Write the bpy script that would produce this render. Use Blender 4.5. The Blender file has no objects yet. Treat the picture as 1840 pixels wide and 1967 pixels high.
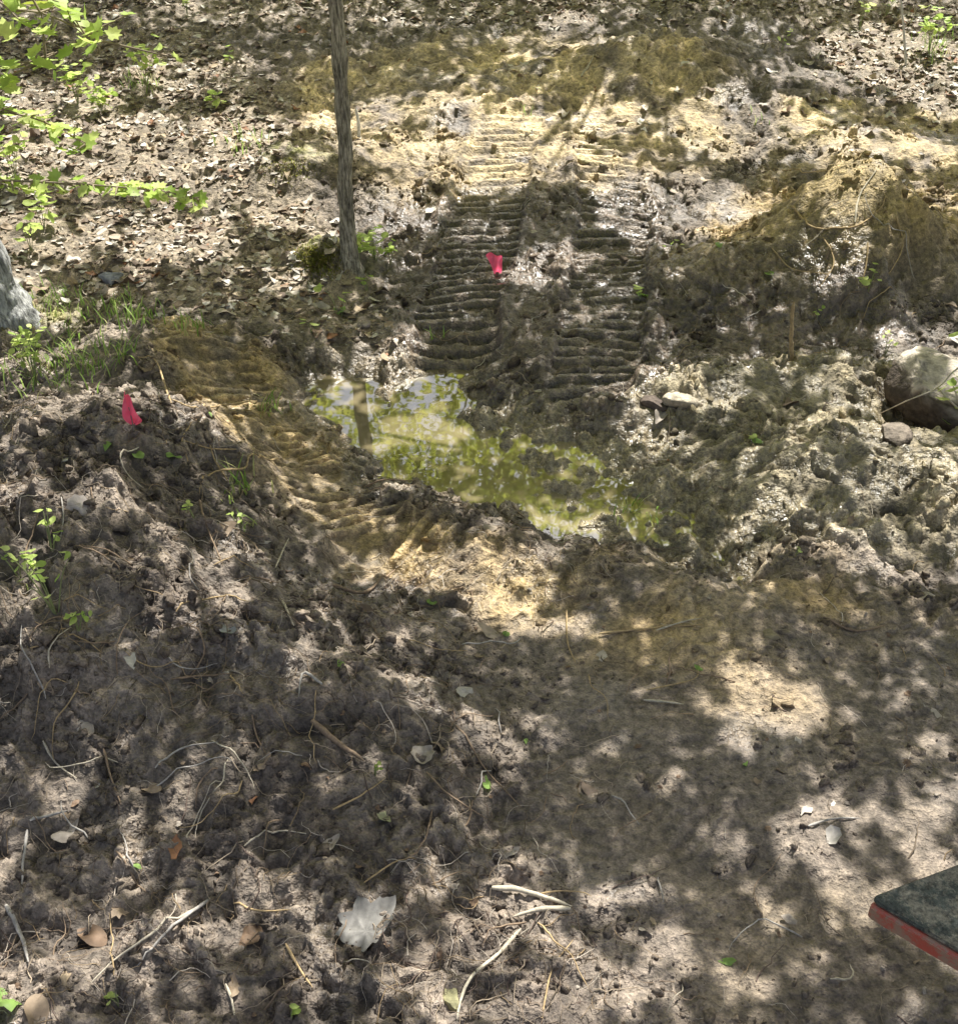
import bpy, math, random, time, bmesh
import numpy as np
from mathutils import Vector, Matrix
T0=time.time()
rng=np.random.default_rng(7); random.seed(7)
scene=bpy.context.scene
COL=scene.collection
# ------------------------------------------------------------------ camera
CAMH=2.8; PITCH=math.radians(35); F=983.5/math.tan(math.radians(25))
cd=bpy.data.cameras.new("camera"); cam=bpy.data.objects.new("camera",cd); COL.objects.link(cam)
cam.location=(0,0,CAMH); cam.rotation_euler=(math.pi/2-PITCH,0,0)
cd.sensor_fit='VERTICAL'; cd.angle_y=math.radians(50); cd.clip_end=1000; cd.clip_start=0.05
scene.camera=cam
scene.view_settings.view_transform='Standard'; scene.view_settings.look='None'; scene.view_settings.exposure=0
# ------------------------------------------------------------------ light
ELEV=math.radians(58); AZ=math.radians(20)
SUN=np.array([math.cos(ELEV)*math.sin(AZ),math.cos(ELEV)*math.cos(AZ),math.sin(ELEV)])
sd=bpy.data.lights.new("sun",'SUN'); sd.energy=10.0; sd.angle=math.radians(0.42); sd.color=(1,0.97,0.92)
so=bpy.data.objects.new("sun",sd); COL.objects.link(so)
so.rotation_euler=Vector(SUN).to_track_quat('Z','Y').to_euler(); so.location=(4,10,14)
w=bpy.data.worlds.new("World"); scene.world=w; w.use_nodes=True
nt=w.node_tree; sky=nt.nodes.new('ShaderNodeTexSky'); sky.sky_type='NISHITA'; sky.sun_disc=False
sky.sun_elevation=ELEV; sky.sun_rotation=AZ; sky.dust_density=4.0; sky.air_density=.9
hs=nt.nodes.new('ShaderNodeHueSaturation'); hs.inputs['Saturation'].default_value=.65
nt.links.new(sky.outputs[0],hs.inputs['Color']); nt.links.new(hs.outputs[0],nt.nodes['Background'].inputs[0]); nt.nodes['Background'].inputs[1].default_value=0.2
# ------------------------------------------------------------------ noise
_tabs={}
def gnoise(x,y,seed):
    if seed not in _tabs:
        a=np.random.default_rng(seed+100).random((256,256))*2*np.pi
        _tabs[seed]=(np.cos(a).astype(np.float32).ravel(),np.sin(a).astype(np.float32).ravel())
    C,S=_tabs[seed]
    ix=np.floor(x); iy=np.floor(y); fx=(x-ix).astype(np.float32); fy=(y-iy).astype(np.float32)
    ix=ix.astype(np.int64)&255; iy=iy.astype(np.int64)&255; jx=(ix+1)&255; jy=(iy+1)&255
    u=fx*fx*fx*(fx*(fx*6-15)+10); v=fy*fy*fy*(fy*(fy*6-15)+10)
    def g(a,b,dx,dy):
        k=a*256+b; return C[k]*dx+S[k]*dy
    n0=g(ix,iy,fx,fy)*(1-u)+g(jx,iy,fx-1,fy)*u
    n1=g(ix,jy,fx,fy-1)*(1-u)+g(jx,jy,fx-1,fy-1)*u
    return (n0*(1-v)+n1*v)*1.5
def fbm(x,y,wl,octv,seed,gain=.5):
    s=0;a=1
    for i in range(octv):
        s=s+a*gnoise(x/wl+i*17.3,y/wl+i*9.1,seed+i); wl=wl*.5;a*=gain
    return s
def billow(x,y,wl,octv,seed,gain=.5):
    s=0;a=1
    for i in range(octv):
        s=s+a*(np.abs(gnoise(x/wl+i*7.7,y/wl+i*3.1,seed+i))*2-.6); wl=wl*.5;a*=gain
    return s
def chunks(x,y,wl,seed):
    """torn clods: each random cell is a little tilted plate with a crack around it"""
    r=np.random.default_rng(seed+999); T=r.random((5,65536)).astype(np.float32)
    px=(x/wl).astype(np.float32); py=(y/wl).astype(np.float32); ix=np.floor(px); iy=np.floor(py)
    f1=np.full(px.shape,9.,np.float32); f2=f1.copy(); hh=np.zeros_like(f1)
    for dx in (-1,0,1):
        for dy in (-1,0,1):
            cx=ix+dx; cy=iy+dy; k=((cx.astype(np.int64)&255)*256+(cy.astype(np.int64)&255))
            ox=cx+T[0][k]-px; oy=cy+T[1][k]-py; d=np.sqrt(ox*ox+oy*oy)
            h=(T[2][k]-.4)-(T[3][k]-.5)*1.6*ox-(T[4][k]-.5)*1.6*oy
            m=d<f1; f2=np.where(m,f1,np.minimum(f2,d)); hh=np.where(m,h,hh); f1=np.where(m,d,f1)
    e=np.clip((f2-f1)/.22,0,1); e=e*(2-e)
    return hh*e-.35*(1-e)
def sst(a,b,x):
    t=np.clip((x-a)/(b-a),0,1); return t*t*(3-2*t)
def base(x,y):
    far=np.clip(y,None,26); k2=(far-6)/.6
    return .18*.6*np.log1p(np.exp(np.clip(k2,-40,40)))
# ------------------------------------------------------------------ site survey: photo bearing -> ground position
FW=np.array([0,math.cos(PITCH),-math.sin(PITCH)]); UP=np.array([0,math.sin(PITCH),math.cos(PITCH)])
TT=np.concatenate([np.linspace(1.5,16,2200),np.linspace(16,40,300)])
def bearing(u,v): return np.array([(u-920)/F,0,0])+UP*(-(v-983.5)/F)+FW
def survey(u,v,hf=base):
    d=bearing(u,v); P=d[None,:]*TT[:,None]; P[:,2]+=CAMH
    k=np.argmax(P[:,2]<hf(P[:,0],P[:,1]))
    return P[k]
def at_y(u,v,y):
    d=bearing(u,v); t=y/d[1]; p=d*t; p[2]+=CAMH; return p
def G(l): return [tuple(survey(u,v)[:2]) for u,v in l]
def polysd(x,y,pts):
    d=np.full(x.shape,1e9,np.float32); ins=np.zeros(x.shape,bool); n=len(pts)
    for i in range(n):
        ax,ay=pts[i]; bx,by=pts[(i+1)%n]
        ex,ey=bx-ax,by-ay; wx=x-ax; wy=y-ay
        t=np.clip((wx*ex+wy*ey)/(ex*ex+ey*ey+1e-9),0,1)
        d=np.minimum(d,(wx-ex*t)**2+(wy-ey*t)**2)
        c=((ay>y)!=(by>y))&(x<(bx-ax)*(y-ay)/((by-ay) if by!=ay else 1e-9)+ax)
        ins^=c
    d=np.sqrt(d); return np.where(ins,-d,d)
def lined(x,y,pts):
    best=np.full(x.shape,1e9); S=np.zeros(x.shape); D=np.zeros(x.shape); acc=0
    for i in range(len(pts)-1):
        ax,ay=pts[i]; bx,by=pts[i+1]; ex,ey=bx-ax,by-ay; L=math.hypot(ex,ey)
        wx=x-ax; wy=y-ay; t=np.clip((wx*ex+wy*ey)/(L*L),0,1)
        dd=np.hypot(wx-ex*t,wy-ey*t); sg=np.sign(ex*wy-ey*wx)
        m=dd<best; best=np.where(m,dd,best); S=np.where(m,acc+t*L,S); D=np.where(m,dd*sg,D); acc+=L
    return D,S,acc
# ------------------------------------------------------------------ ground grid
def axis(c0,c1,s0):
    a=[c0]
    while a[-1]<c1: a.append(a[-1]+s0)
    return a
def grow(start,end,s0,rate,smax):
    a=[start]; s=s0
    while a[-1]<end:
        s=min(s*(1+rate),smax); a.append(a[-1]+s)
    return a[1:]
xr=axis(0,1.9,.0085); xr+=grow(xr[-1],6.2,.0085,.005,.035); xr+=grow(xr[-1],170,.04,.16,15)
xs=np.array([-a for a in xr[::-1]][:-1]+xr)
yr=axis(1.3,4.2,.0075); yr+=grow(yr[-1],8.2,.0075,.0018,.014); yr+=grow(yr[-1],12.5,.014,.004,.024); yr+=grow(yr[-1],240,.04,.14,15)
yb=grow(0,62,.02,.18,10); ys=np.array([1.3-a for a in yb[::-1]]+yr)
X,Y=np.meshgrid(xs,ys); X=X.astype(np.float64); Y=Y.astype(np.float64)
print("grid",X.shape)
wx=fbm(X,Y,.5,4,1)*.12; wy=fbm(X,Y,.5,4,11)*.12
Xw=X+wx; Yw=Y+wy
def zone(px,feather,warp=1.0):
    s=polysd(X+wx*warp,Y+wy*warp,G(px)); return sst(feather,-feather,s)
def gauss(u,v,sx,sy,p=2.0,rot=0):
    c=survey(u,v); dx=Xw-c[0]; dy=Yw-c[1]
    if rot: dx,dy=dx*math.cos(rot)+dy*math.sin(rot),-dx*math.sin(rot)+dy*math.cos(rot)
    return np.exp(-((dx/sx)**2+(dy/sy)**2)**(p/2))
pud_px=[(600,700),(640,686),(715,688),(748,735),(775,690),(830,674),(892,676),(898,720),(880,762),(1000,775),(1110,810),(1230,830),(1280,880),(1320,930),(1380,975),(1405,1072),(1310,1066),(1275,1010),(1110,992),(1020,968),(1000,925),(900,935),(840,905),(735,885),(735,850),(650,822),(615,765)]
PUD=G(pud_px); ZW=-.10
psd=polysd(X+wx*.6,Y+wy*.6,PUD)+.035*fbm(X,Y,.14,3,13)
shal=zone([(900,765),(1000,755),(1150,790),(1260,800),(1340,900),(1430,1000),(1420,1090),(1290,1080),(1200,1000),(1060,940),(980,880),(940,810)],.10)
H=base(X,Y)
bank=gauss(160,1100,.78,1.0,2.8)
H+=.50*bank+.20*gauss(300,730,.42,.5)+.12*gauss(120,760,.6,.6)
H+=.16*gauss(500,1350,.6,.5)+.08*gauss(330,960,.35,.45)
mnd=1.12*gauss(1625,510,.48,.44,2.1)+.36*gauss(1400,545,.42,.28)+.2*gauss(1820,480,.4,.4)
H+=.56*np.clip(mnd,0,1.3)*(1+.10*fbm(X,Y,.35,3,35))
H+=.08*gauss(1640,290,.6,.35,1.8)+.26*gauss(1270,135,1.0,.4,2,.1)+.05*gauss(1780,330,.8,.6)
H+=.06*gauss(1500,200,.8,.4)
H+=.15*gauss(1560,930,.55,.35)+.14*gauss(1750,900,.5,.5)+.12*gauss(1330,760,.3,.25)+.18*gauss(1600,740,.4,.3)
H+=.10*gauss(1560,600,.6,.3)
H+=.22*gauss(620,525,.24,.2)+.14*gauss(560,335,.45,.3)
H+=.05*gauss(1450,1150,.8,.25)+.06*gauss(1000,1060,.8,.18,2,-.25)
H-=.14*gauss(1735,800,.2,.16)
H+=.06*fbm(X,Y,1.3,3,31)*sst(60,20,np.hypot(X,Y))
tgt=ZW+np.clip(psd*.42,-.07,.16)
wgt=sst(.42,0,psd); H=H*(1-wgt)+tgt*wgt
# zones
litter=np.clip(zone([(-500,40),(380,60),(520,180),(560,330),(640,470),(700,560),(720,660),(520,640),(380,610),(180,560),(-500,580)],.18)+zone([(1560,20),(2300,20),(2300,260),(1900,200),(1700,190),(1600,130)],.25)+zone([(-800,-400),(2600,-400),(2600,20),(1400,20),(800,40),(300,40),(-800,60)],.4)*.8,0,1)
strip=zone([(270,650),(420,655),(540,720),(630,850),(730,960),(860,1040),(820,1120),(700,1100),(560,1020),(450,920),(340,780)],.13,.9)
clay=np.clip(strip
 +zone([(560,150),(900,70),(1280,90),(1400,180),(1380,300),(1300,330),(1120,360),(860,380),(700,350),(600,300)],.3)
 +zone([(1270,520),(1480,330),(1540,210),(1950,210),(1950,520),(1700,560),(1560,520),(1420,545)],.15)
 +zone([(700,1050),(1000,1060),(1300,1080),(1380,1180),(1420,1290),(1100,1260),(850,1190)],.2)*.7
 +zone([(1380,1085),(1640,1120),(1780,1190),(1600,1230),(1450,1180)],.18)*.7
 +zone([(1200,1280),(1560,1290),(1600,1400),(1300,1400)],.2)*.3,0,1)
mud=np.clip(zone([(700,380),(880,350),(1230,350),(1300,500),(1500,540),(1700,600),(1700,700),(1300,740),(1150,760),(900,690),(720,650)],.15)+zone([(1280,560),(1640,560),(1740,640),(1480,700)],.1),0,1)
olive=zone([(1180,760),(1500,690),(1950,700),(1950,1060),(1650,1070),(1420,1060),(1330,940)],.12)
nearp=sst(.28,.0,psd)
smoothz=zone([(900,1150),(1900,1150),(2100,2100),(1250,2100),(1000,1500)],.3)
# machine tracks
trk=np.zeros_like(H); tmask=np.zeros_like(H); tcol=np.zeros_like(H)
jit=gnoise(X/.13,Y/.09,78)
for pts,wd in [([(1005,170),(985,235),(950,330),(935,400),(915,500),(880,600),(870,690)],.47),([(1175,180),(1165,250),(1170,340),(1178,420),(1170,520),(1150,640),(1130,780)],.45)]:
    g=np.array(G(pts)); o_=np.argsort(g[:,1]); xc=np.interp(Y,g[o_,1],g[o_,0])
    D2=X-xc+.02*gnoise(X/.6,Y/.6,71)+.02*gnoise(X/.10,Y/.07,70); y0_,y1_=g[:,1].min(),g[:,1].max()
    ends=sst(y0_,y0_+.15,Y)*sst(y1_,y1_-.9,Y)
    m=sst(wd/2+.025,wd/2-.025,np.abs(D2))*ends
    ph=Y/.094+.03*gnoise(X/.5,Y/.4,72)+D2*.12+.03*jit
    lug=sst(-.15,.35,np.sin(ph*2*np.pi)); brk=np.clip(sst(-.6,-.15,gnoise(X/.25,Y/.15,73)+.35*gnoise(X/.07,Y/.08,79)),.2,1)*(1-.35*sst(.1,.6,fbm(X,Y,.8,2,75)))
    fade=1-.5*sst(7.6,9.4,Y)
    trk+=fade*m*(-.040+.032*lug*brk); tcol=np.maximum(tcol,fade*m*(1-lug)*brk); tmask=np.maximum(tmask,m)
    rim=np.exp(-((np.abs(D2)-wd/2-.05)/.045)**2)*ends; trk+=fade*.04*rim*(.5+gnoise(X/.2,Y/.2,74))
for pts,wd,per,am in [([(600,1160),(700,1125),(860,1105)],.30,.07,.5),([(360,665),(480,790),(580,890),(710,1020),(880,1080)],.42,.074,.8)]:
    D,S,L=lined(X,Y,G(pts)); ends=sst(0,.1,S)*sst(L,L-.1,S)
    m=sst(wd/2+.03,wd/2-.03,np.abs(D))*ends; ph=S/per+.08*gnoise(X/.35,Y/.35,76)+.07*jit
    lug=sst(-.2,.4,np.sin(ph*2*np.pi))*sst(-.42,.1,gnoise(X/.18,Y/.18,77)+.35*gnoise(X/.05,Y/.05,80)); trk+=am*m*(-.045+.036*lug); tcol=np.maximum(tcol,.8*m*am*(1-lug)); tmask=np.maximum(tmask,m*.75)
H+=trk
A=1.15-.75*smoothz-.4*litter-.3*clay*sst(7.0,8.2,Y)+.05*olive+.0*mud-.2*clay*(Y<6)-.45*np.clip(mnd,0,1)+.25*bank
A*=(1-.76*tmask)*(1-.4*strip)
A*=(1-.8*sst(.05,-.05,psd))
b1=billow(Xw,Yw,.32,3,41); f1=fbm(Xw,Yw,.12,3,51,.6)
X3=X+wx*.8+.02*gnoise(X/.05,Y/.05,66); Y3=Y+wy*.8+.02*gnoise(X/.05,Y/.05,67)
ch1=chunks(X3,Y3,.19,1); ch2=chunks(X3+3,Y3+5,.085,2); ch3=chunks(X3+7,Y3+1,.042,3)
patch=sst(-.3,.5,fbm(X,Y,.7,2,81))
nearf=sst(8,5,Y); soft=np.clip(olive+mud*.6+np.clip(mnd,0,1)*.7,0,1)
micro=A*(.022*b1+.012*f1+(.35+.65*patch)*((.034+.014*olive)*ch1+.028*ch2)+.017*ch3*nearf*(1-.6*soft)+.003*nearf*fbm(X,Y,.022,1,89)*(1-soft))
H+=micro
H+=shal*sst(.08,-.03,psd)*(.057+.07*fbm(X,Y,.2,4,88,.6)+.024*ch2)
def hgt(x,y):
    fx=np.interp(x,xs,np.arange(len(xs))); fy=np.interp(y,ys,np.arange(len(ys)))
    ix=np.clip(fx.astype(int),0,len(xs)-2); iy=np.clip(fy.astype(int),0,len(ys)-2)
    a=fx-ix;b=fy-iy
    return H[iy,ix]*(1-a)*(1-b)+H[iy,ix+1]*a*(1-b)+H[iy+1,ix]*(1-a)*b+H[iy+1,ix+1]*a*b
def samp(A_,x,y):
    fx=np.interp(x,xs,np.arange(len(xs))); fy=np.interp(y,ys,np.arange(len(ys)))
    return A_[np.clip(np.round(fy).astype(int),0,len(ys)-1),np.clip(np.round(fx).astype(int),0,len(xs)-1)]
# colour
def c3(r,g,b): return np.array([r,g,b],np.float32)
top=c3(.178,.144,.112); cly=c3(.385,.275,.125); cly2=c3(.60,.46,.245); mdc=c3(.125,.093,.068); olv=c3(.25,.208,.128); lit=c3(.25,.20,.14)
C=np.ones(H.shape+(3,),np.float32)*top
def mixc(m,c):
    global C
    C=C*(1-m[...,None])+c*m[...,None]
hue=fbm(X,Y,.6,4,91)
mixc(.5*sst(-.2,.7,hue)*(smoothz*.6+.2),c3(.28,.215,.13))
mixc(.60*sst(-.1,.7,fbm(X,Y,.4,4,92))*(1-smoothz),c3(.085,.064,.048))
mixc(litter,lit); mixc(mud*.85,mdc); mixc(olive*.85,olv)
cn=np.clip(clay*(.65+.8*fbm(X,Y,.3,4,95,.6))+.25*strip,0,1)
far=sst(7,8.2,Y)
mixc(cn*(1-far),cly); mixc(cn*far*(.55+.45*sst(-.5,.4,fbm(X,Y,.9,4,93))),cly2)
mixc(.85*np.clip(mnd,0,1)*(Y>6),c3(.36,.27,.125))
mixc(.5*cn*sst(-.1,.5,fbm(X,Y,.45,4,96)),c3(.25,.185,.11))
mixc(nearp*.65*(1-.5*strip),c3(.20,.16,.10)); mixc(sst(0,-.06,psd),c3(.25,.205,.12)); mixc(.4*shal*nearp,c3(.28,.235,.15))
moss=gauss(615,508,.25,.16)+gauss(560,320,.25,.15)*.8+gauss(40,600,.35,.2)*.8
mixc(np.clip(moss*1.3*sst(-.5,.2,fbm(X,Y,.12,3,97)),0,1)*.85,c3(.19,.19,.045))
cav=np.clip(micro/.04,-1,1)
C*=(1+.50*cav)[...,None]*(1-.62*tcol)[...,None]*(1+.15*tmask*(1-tcol))[...,None]  # crevice and tread-trough shade painted into the soil colour, raised spots lightened
C*=(1+.30*np.clip(fbm(X,Y,.10,3,98,.6),-1,1)+.22*fbm(X,Y,.9,2,99))[...,None]
wet=np.clip(nearp*.95+mud*.8+.9*tmask*(Y<7.5)*(1-strip)+shal+olive*.75*sst(-.4,.2,fbm(X,Y,.25,2,101))+.55*sst(0,.6,fbm(X,Y,.5,3,102))*(1-litter)+.3*strip,0,1)
C=np.clip(C,.012,.85)
print("fields",time.time()-T0)
# ------------------------------------------------------------------ mesh helpers
def fastmesh(name,V,Fc,col=None,smooth=True):
    V=np.asarray(V,np.float32); Fc=np.asarray(Fc,np.int32); k=Fc.shape[1]
    me=bpy.data.meshes.new(name)
    me.vertices.add(len(V)); me.vertices.foreach_set('co',V.ravel())
    me.loops.add(Fc.size); me.loops.foreach_set('vertex_index',Fc.ravel())
    me.polygons.add(len(Fc)); me.polygons.foreach_set('loop_start',np.arange(0,Fc.size,k,dtype=np.int32))
    me.polygons.foreach_set('loop_total',np.full(len(Fc),k,np.int32))
    me.polygons.foreach_set('use_smooth',np.full(len(Fc),smooth,bool))
    me.update(calc_edges=True)
    if col is not None:
        ca=me.color_attributes.new('Col','FLOAT_COLOR','POINT')
        if col.shape[1]==3: col=np.hstack([col,np.ones((len(col),1))])
        ca.data.foreach_set('color',np.asarray(col,np.float32).ravel())
    me.validate()
    return me
def add(name,me,mat,parent=None,**kw):
    o=bpy.data.objects.new(name,me); COL.objects.link(o)
    if mat is not None and me is not None and not me.materials: me.materials.append(mat)
    if parent: o.parent=parent
    for k,v in kw.items(): o[k]=v
    return o
def nodes(name):
    m=bpy.data.materials.new(name); m.use_nodes=True; n=m.node_tree; b=n.nodes['Principled BSDF']; return m,n,b
def noise(n,scale,detail=4,rough=.6,coord=None):
    t=n.nodes.new('ShaderNodeTexNoise'); t.inputs['Scale'].default_value=scale; t.inputs['Detail'].default_value=detail; t.inputs['Roughness'].default_value=rough
    if coord: n.links.new(coord,t.inputs['Vector'])
    return t
def mrange(n,src,a,b,c,d):
    r=n.nodes.new('ShaderNodeMapRange'); n.links.new(src,r.inputs[0])
    for i,v in enumerate((a,b,c,d)): r.inputs[i+1].default_value=v
    return r.outputs[0]
def mul(n,a,b):
    r=n.nodes.new('ShaderNodeVectorMath'); r.operation='SCALE'; n.links.new(a,r.inputs[0]); n.links.new(b,r.inputs['Scale']); return r.outputs[0]
def bump(n,b,hs,strength,dist):
    u=n.nodes.new('ShaderNodeBump'); u.inputs['Strength'].default_value=strength; u.inputs['Distance'].default_value=dist
    n.links.new(hs,u.inputs['Height']); n.links.new(u.outputs[0],b.inputs['Normal']); return u
def attr_mat(name,rough=.8,scale=60,lo=.7,hi=1.25,bs=.5,bd=.004,trans=0.0,spec=.3):
    m,n,b=nodes(name); tc=n.nodes.new('ShaderNodeTexCoord')
    a=n.nodes.new('ShaderNodeAttribute'); a.attribute_name='Col'
    t=noise(n,scale,3,.6,tc.outputs['Object']); f=mrange(n,t.outputs[0],.3,.7,lo,hi); c=mul(n,a.outputs[0],f)
    n.links.new(c,b.inputs['Base Color']); b.inputs['Roughness'].default_value=rough; b.inputs['Specular IOR Level'].default_value=spec
    if bs: bump(n,b,t.outputs[0],bs,bd)
    if trans:
        tr=n.nodes.new('ShaderNodeBsdfTranslucent'); n.links.new(c,tr.inputs[0]); mx=n.nodes.new('ShaderNodeMixShader'); mx.inputs[0].default_value=trans
        n.links.new(b.outputs[0],mx.inputs[1]); n.links.new(tr.outputs[0],mx.inputs[2]); n.links.new(mx.outputs[0],n.nodes['Material Output'].inputs[0])
    return m
# ground material
m_ground,n,b=nodes("soil_ground"); tc=n.nodes.new('ShaderNodeTexCoord'); a=n.nodes.new('ShaderNodeAttribute'); a.attribute_name='Col'
t1=noise(n,36,4,.52,tc.outputs['Object']); t2=noise(n,130,1,.5,tc.outputs['Object'])
f1_=mrange(n,t1.outputs[0],.32,.68,.55,1.45); f2_=mrange(n,t2.outputs[0],.3,.7,.75,1.25)
c=mul(n,mul(n,a.outputs[0],f1_),f2_); n.links.new(c,b.inputs['Base Color'])
rr=mrange(n,a.outputs['Alpha'],0,1,.8,.2); n.links.new(rr,b.inputs['Roughness']); b.inputs['Specular IOR Level'].default_value=.65
ad=n.nodes.new('ShaderNodeMath'); ad.operation='MULTIPLY_ADD'; n.links.new(t2.outputs[0],ad.inputs[0]); ad.inputs[1].default_value=.18; n.links.new(t1.outputs[0],ad.inputs[2])
bump(n,b,ad.outputs[0],1.0,.023)
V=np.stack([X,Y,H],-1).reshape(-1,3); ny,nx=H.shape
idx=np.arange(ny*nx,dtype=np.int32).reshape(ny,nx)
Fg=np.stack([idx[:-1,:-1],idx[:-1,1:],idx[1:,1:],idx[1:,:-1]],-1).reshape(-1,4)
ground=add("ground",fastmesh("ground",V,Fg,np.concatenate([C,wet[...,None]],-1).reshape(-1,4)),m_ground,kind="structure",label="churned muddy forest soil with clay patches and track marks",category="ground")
print("ground",time.time()-T0)
def S(u,v): return survey(u,v,hgt)
# water
m_water,n,b=nodes("muddy_water"); tc=n.nodes.new('ShaderNodeTexCoord'); t=noise(n,2.2,3,.5,tc.outputs['Object']); 
cr=n.nodes.new('ShaderNodeValToRGB'); cr.color_ramp.elements[0].color=(.135,.112,.058,1); cr.color_ramp.elements[1].color=(.26,.215,.125,1); cr.color_ramp.elements[0].position=.35; cr.color_ramp.elements[1].position=.7
n.links.new(t.outputs[0],cr.inputs[0]); n.links.new(cr.outputs[0],b.inputs['Base Color']); b.inputs['Roughness'].default_value=.02; b.inputs['IOR'].default_value=2.0; b.inputs['Specular IOR Level'].default_value=.95
t=noise(n,6,2,.5,tc.outputs['Object']); bump(n,b,t.outputs[0],.05,.01)
px=np.array(PUD); x0,y0=px.min(0)-.35; x1,y1=px.max(0)+.35
gx=np.linspace(x0,x1,60); gy=np.linspace(y0,y1,60); GX,GY=np.meshgrid(gx,gy)
sdp=polysd(GX,GY,PUD); ii=np.arange(3600).reshape(60,60); keep=(sdp[:-1,:-1]<.28)
Fw=np.stack([ii[:-1,:-1],ii[:-1,1:],ii[1:,1:],ii[1:,:-1]],-1)[keep]
used=np.unique(Fw); rm=np.full(3600,-1); rm[used]=np.arange(len(used))
Vw=np.stack([GX.ravel(),GY.ravel(),np.full(3600,ZW)],-1)[used]
add("puddle_water",fastmesh("puddle_water",Vw,rm[Fw]),m_water,kind="structure",label="shallow muddy puddle reflecting green foliage",category="puddle")
# ------------------------------------------------------------------ scatter
def rots(n,tilt):
    y=rng.random(n)*2*np.pi; t=rng.normal(0,1,n)*tilt; s=rng.random(n)*2*np.pi
    def Rz(a):
        R=np.zeros((len(a),3,3)); R[:,0,0]=np.cos(a);R[:,0,1]=-np.sin(a);R[:,1,0]=np.sin(a);R[:,1,1]=np.cos(a);R[:,2,2]=1; return R
    Rx=np.zeros((n,3,3)); Rx[:,0,0]=1;Rx[:,1,1]=np.cos(t);Rx[:,1,2]=-np.sin(t);Rx[:,2,1]=np.sin(t);Rx[:,2,2]=np.cos(t)
    return Rz(y)@Rx@Rz(s)
def scatter(Tv,Tf,pos,R,sc,shape=None):
    n=len(pos); k=len(Tv)
    L=np.repeat(Tv[None],n,0) if shape is None else shape
    V=np.einsum('nij,nkj->nki',R,L*sc[:,None,None])+pos[:,None,:]
    Fc=Tf[None]+(np.arange(n)*k)[:,None,None]
    return V.reshape(-1,3),Fc.reshape(-1,Tf.shape[1])
# openings shaped into the unseen canopy to put sun patches on the ground
gaps=[(1110,65,55,40,1),(870,215,80,28,1),(990,215,55,20,.9),(600,245,90,26,1),(720,230,50,30,1),(700,285,55,34,1),(800,315,90,34,1),(980,300,150,58,1.05),(1140,235,85,25,1),(900,150,80,20,.5),(1000,90,60,20,.5),(450,30,200,20,.6),(750,30,120,16,.55),(1300,30,120,16,.5),
(330,320,180,50,1),(180,270,160,64,.9),(70,300,110,66,.9),(450,270,90,50,1.1),(1250,340,130,50,1.05),(1340,400,170,64,1.1),(1240,430,80,48,1),(1800,140,120,60,1.1),(1690,100,120,50,1),(1420,245,150,45,.95),(1700,270,130,40,.85),(1560,150,80,30,.7),(1800,390,50,40,.7),(1640,350,80,26,.85),
(640,410,150,33,1),(340,470,90,60,1),(220,450,180,46,.8),(760,400,70,46,.9),(1070,490,80,28,.9),(1030,520,60,20,.8),(500,335,110,55,.8),(100,200,150,46,.85),(60,440,90,55,.8),(330,150,160,32,.75),(520,520,60,30,.5),(930,440,60,25,.55),(940,360,60,25,.6),
(770,675,45,28,1),(690,755,60,50,.6),(800,860,80,36,.75),(1310,750,85,30,1.1),(1790,690,90,42,1.15),(1650,740,70,22,.9),(1640,812,70,23,.9),(1770,860,90,42,.85),(1490,890,70,38,.62),(1830,780,40,45,.9),(1500,1000,65,25,.95),(1680,1080,160,24,1),(1600,960,90,30,.62),(1090,978,36,18,1),(1750,1000,80,40,.62),
(160,650,80,38,.85),(50,700,70,50,.85),(100,770,60,30,.72),(330,770,55,30,.75),(180,970,70,22,.85),(30,960,50,40,.85),(350,1070,80,30,.85),(455,1110,50,44,1),(320,1115,70,34,.75),(15,1130,40,50,.85),(60,620,75,42,.9),(20,560,50,70,.9),
(890,1100,140,46,1.1),(800,1075,65,28,1),(960,1150,90,30,1),(1060,1212,75,12,.9),(1490,1340,105,27,1),(960,1430,75,24,.9),(1440,1390,60,34,.6),(1640,1330,60,30,.46),(620,1000,70,30,.5),(700,1140,55,22,.62),
(1700,1620,150,110,.66),(1810,1500,70,60,.64),(1600,1750,95,76,.64),(950,1760,120,78,.72),(690,1850,150,70,.70),(350,1760,180,70,.72),(100,1860,150,80,.84),(50,1650,90,80,.68),(200,1600,100,50,.56),(1000,1910,180,60,1),(1250,1800,90,52,.6),(1190,1710,72,45,.70),(1330,1900,100,50,.55),(1480,1690,70,60,.56),(400,1560,120,36,.46),(250,1430,90,34,.46),(880,1620,90,42,.46),(1560,1640,70,42,.56),(1150,1950,160,45,.58),(1400,1500,90,36,.4),(120,1350,70,40,.42),(780,1300,70,24,.42),(560,1700,70,42,.46),(1500,1850,110,52,.44)]
GE=[]
for u,v,ru,rv,s in gaps:
    c=S(u,v); a_=S(u+ru,v); b0=survey(u,max(v-rv,-20)); b1_=survey(u,v+rv)
    k=(c[2]-float(base(c[0],np.float64(c[1]))))/SUN[2]
    GE.append((c[0]-SUN[0]*k,c[1]-SUN[1]*k,abs(a_[0]-c[0])*1.05+.03,max(.55*abs(b0[1]-b1_[1]),.08),s))
for u,v,y in [(0,40,4.7),(100,60,4.8),(60,220,4.7),(150,250,4.8),(0,130,4.7),(60,350,4.6),(130,355,4.65),(200,362,4.7),(260,370,4.7),(330,380,4.8),(390,390,4.8),(-60,330,4.6),(656,170,7.0),(663,330,7.0),(648,60,7.0)]:
    p=at_y(u,v,y); q=p-SUN*(p[2]/SUN[2]); r=.36 if y<6 else .14; GE.append((q[0],q[1],r,r,1.2))  # extra openings added to let sun onto the sapling leaves and young trunk
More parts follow.
